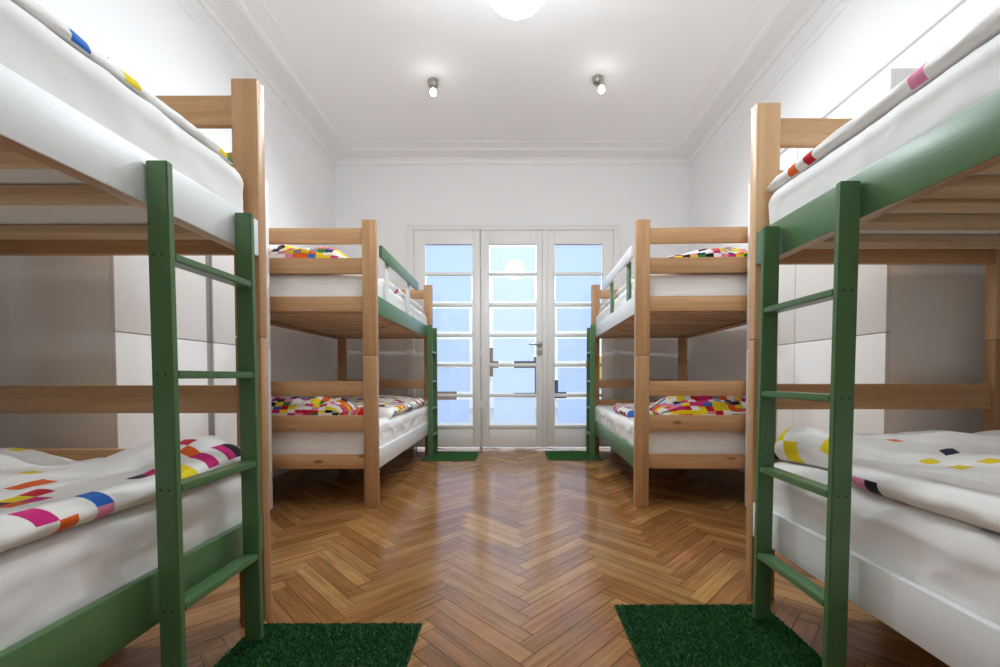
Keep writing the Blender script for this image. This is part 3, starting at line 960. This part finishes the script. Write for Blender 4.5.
def spotlight(x, y, aim, label, watts=56):
    root = empty('spotlight', (x, y, ZC)); tag(root, label, 'spotlight', 'ceiling spotlights')
    lathe_obj('base_cup', [(0, -.055), (.030, -.055), (.042, -.045), (.046, -.030), (.046, -.0005), (0, -.0005)], M['nickel'], root, 32)
    aim = Vector(aim).normalized()
    p0 = Vector((.004, -.012, -.050)); p1 = Vector((.010, -.040, -.075))
    MB().cyl(p0, p1, .008, n=12).build('swivel_arm', M['nickel'], root)
    h0 = p1 + Vector((.006, -.004, .008)); h1 = h0 + aim * .075
    MB().cyl(h0, h1, .017, .019, n=24).build('lamp_holder', M['nickel'], root)
    b0 = h1 + aim * .0005
    mb = MB(); prof_n = 10; c = b0 + aim * .018; a = aim.orthogonal().normalized(); d = aim.cross(a)
    rings = []
    for k in range(prof_n + 1):
        t = k / prof_n
        r = .020 + .007 * math.sin(t * PI * .8) if t < .75 else .026 * math.sqrt(max(.001, 1 - ((t - .75) / .25) ** 2))
        q = b0 + aim * (.052 * t)
        rings.append([q + a * (max(r, .001) * math.cos(w)) + d * (max(r, .001) * math.sin(w)) for w in (2 * PI * i / 20 for i in range(20))])
    mb.sweep(None, rings)
    k = mb.build('bulb', M['bulb'], root); k['label'] = 'lit bulb'
    li = bpy.data.lights.new('spot_beam', 'SPOT'); li.energy = watts; li.color = (.87, .945, 1.0); li.spot_size = math.radians(170); li.spot_blend = .85; li.shadow_soft_size = .02
    lo = bpy.data.objects.new('spot_beam', li); COL.objects.link(lo); lo.parent = root
    lo.location = b0 + aim * .06; lo.rotation_euler = aim.to_track_quat('-Z', 'Y').to_euler()


spotlight(-.7203, 3.854, (.02, -.42, -.85), 'left one of two small metal ceiling spotlights, lit')
spotlight(.7503, 3.817, (-.02, -.42, -.85), 'right one of two small metal ceiling spotlights, lit')

spotlight(-.735, .985, (.02, .30, -.85), 'added unseen ceiling spotlight over the nearest left bunk', 7)  # added out-of-view pair, brightens the area near the camera
spotlight(.735, .985, (-.02, .30, -.85), 'added unseen ceiling spotlight over the nearest right bunk', 9)

# cable trunking on the right wall
mb = MB(); mb.box(XR - .020, XR, -1.2, 3.6, 2.69, 2.725, .003)
tag(mb.build('cable_trunking', M['joinery']), kind='structure')


# ------------------------------------------------------------------ artificial grass mats
def grass_mat():
    m, nt, N, L, P = new_mat('artificial_grass')
    a = N.new('ShaderNodeAttribute'); a.attribute_name = 'tone'
    L.new(a.outputs['Color'], P.inputs['Base Color'])
    P.inputs['Roughness'].default_value = .3
    return m


GM = grass_mat()
GB = plain('mat_backing', lin(24, 62, 26), .8)


def mat(x0, x1, y0, y1, n, label, seed, lum=1.0):
    root = empty('grass_mat', ((x0 + x1) / 2, (y0 + y1) / 2, 0)); tag(root, label, 'mat', 'green artificial grass mats')
    hx, hy = (x1 - x0) / 2, (y1 - y0) / 2
    MB().box(-hx, hx, -hy, hy, .0, .005, .001).build('backing', GB, root)
    rnd = random.Random(seed)
    verts, faces, cols = [], [], []
    for k in range(n):
        x, y = rnd.uniform(-hx + .002, hx - .002), rnd.uniform(-hy + .002, hy - .002)
        a = rnd.uniform(0, 2 * PI); w = rnd.uniform(.0016, .0028); h = rnd.uniform(.006, .0085)
        dx, dy = math.cos(a) * w, math.sin(a) * w
        lx, ly = rnd.uniform(-.005, .005), rnd.uniform(-.005, .005)
        tx, ty = max(-hx, min(hx, x + lx)), max(-hy, min(hy, y + ly))
        i = len(verts)
        verts += [(x - dx, y - dy, .0045), (x + dx, y + dy, .0045), (tx, ty, .0045 + h)]
        faces.append((i, i + 1, i + 2))
        t = lum * rnd.uniform(.65, 1.25); base = rnd.choice((lin(30, 98, 40), lin(24, 84, 34), lin(40, 112, 46)) if lum == 1 else (lin(52, 104, 50), lin(46, 96, 46), lin(62, 114, 58)))  # far mats: grazing sheen from the doors put into paler blade colours
        cols.append(tuple(c * t for c in base[:3]))
    me = bpy.data.meshes.new('pile'); me.from_pydata(verts, [], faces)
    at = me.color_attributes.new('tone', 'FLOAT_COLOR', 'CORNER')
    for i, c in enumerate(cols):
        for k in range(3): at.data[3 * i + k].color = (*c, 1)
    o = link_mesh('pile', me, GM, root); o['kind'] = 'stuff'


mat(-.932, -.333, .975, 1.518, 26000, 'green grass mat under the ladder of the nearest left bunk', 1)
mat(.392, .980, 1.10, 1.640, 26000, 'green grass mat under the ladder of the nearest right bunk', 2)
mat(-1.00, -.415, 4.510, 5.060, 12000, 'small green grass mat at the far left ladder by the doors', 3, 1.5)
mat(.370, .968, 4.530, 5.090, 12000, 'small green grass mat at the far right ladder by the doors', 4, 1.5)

# ------------------------------------------------------------------ light
w = bpy.data.worlds.new('sky'); SC.world = w; w.use_nodes = True
bg = w.node_tree.nodes['Background']
bg.inputs['Color'].default_value = (0.76, 0.86, 1.0, 1); bg.inputs['Strength'].default_value = 1.9

# ------------------------------------------------------------------ camera
Mx = ((0.99999854, -0.00112904, -0.00128337), (0.0010979, 0.99971115, -0.02400872), (0.00131011, 0.02400728, 0.99971093))
cd = bpy.data.cameras.new('camera'); cam = bpy.data.objects.new('camera', cd); COL.objects.link(cam)
right, fwd, up = Vector(Mx[0]), Vector(Mx[1]), Vector(Mx[2])
rot = Matrix((right, up, -fwd)).transposed().to_4x4()
cam.matrix_world = Matrix.Translation((0, 0, .9)) @ rot
cd.sensor_fit = 'HORIZONTAL'; cd.sensor_width = 36.0
cd.lens = 423.0167 / 1000 * 36
cd.shift_x = -14.2959 / 1000; cd.shift_y = 53.5614 / 1000
cd.clip_start = .02
SC.camera = cam

SC.view_settings.view_transform = 'Standard'
SC.view_settings.look = 'None'
SC.view_settings.gamma = 1.0
SC.view_settings.use_curve_mapping = False
SC.view_settings.exposure = 0.84
SC.cycles.use_denoising = True
SC.cycles.max_bounces = 10
SC.cycles.diffuse_bounces = 6
SC.cycles.transparent_max_bounces = 16
SC.cycles.sample_clamp_indirect = 6.0
SC.cycles.caustics_reflective = False
SC.cycles.caustics_refractive = False
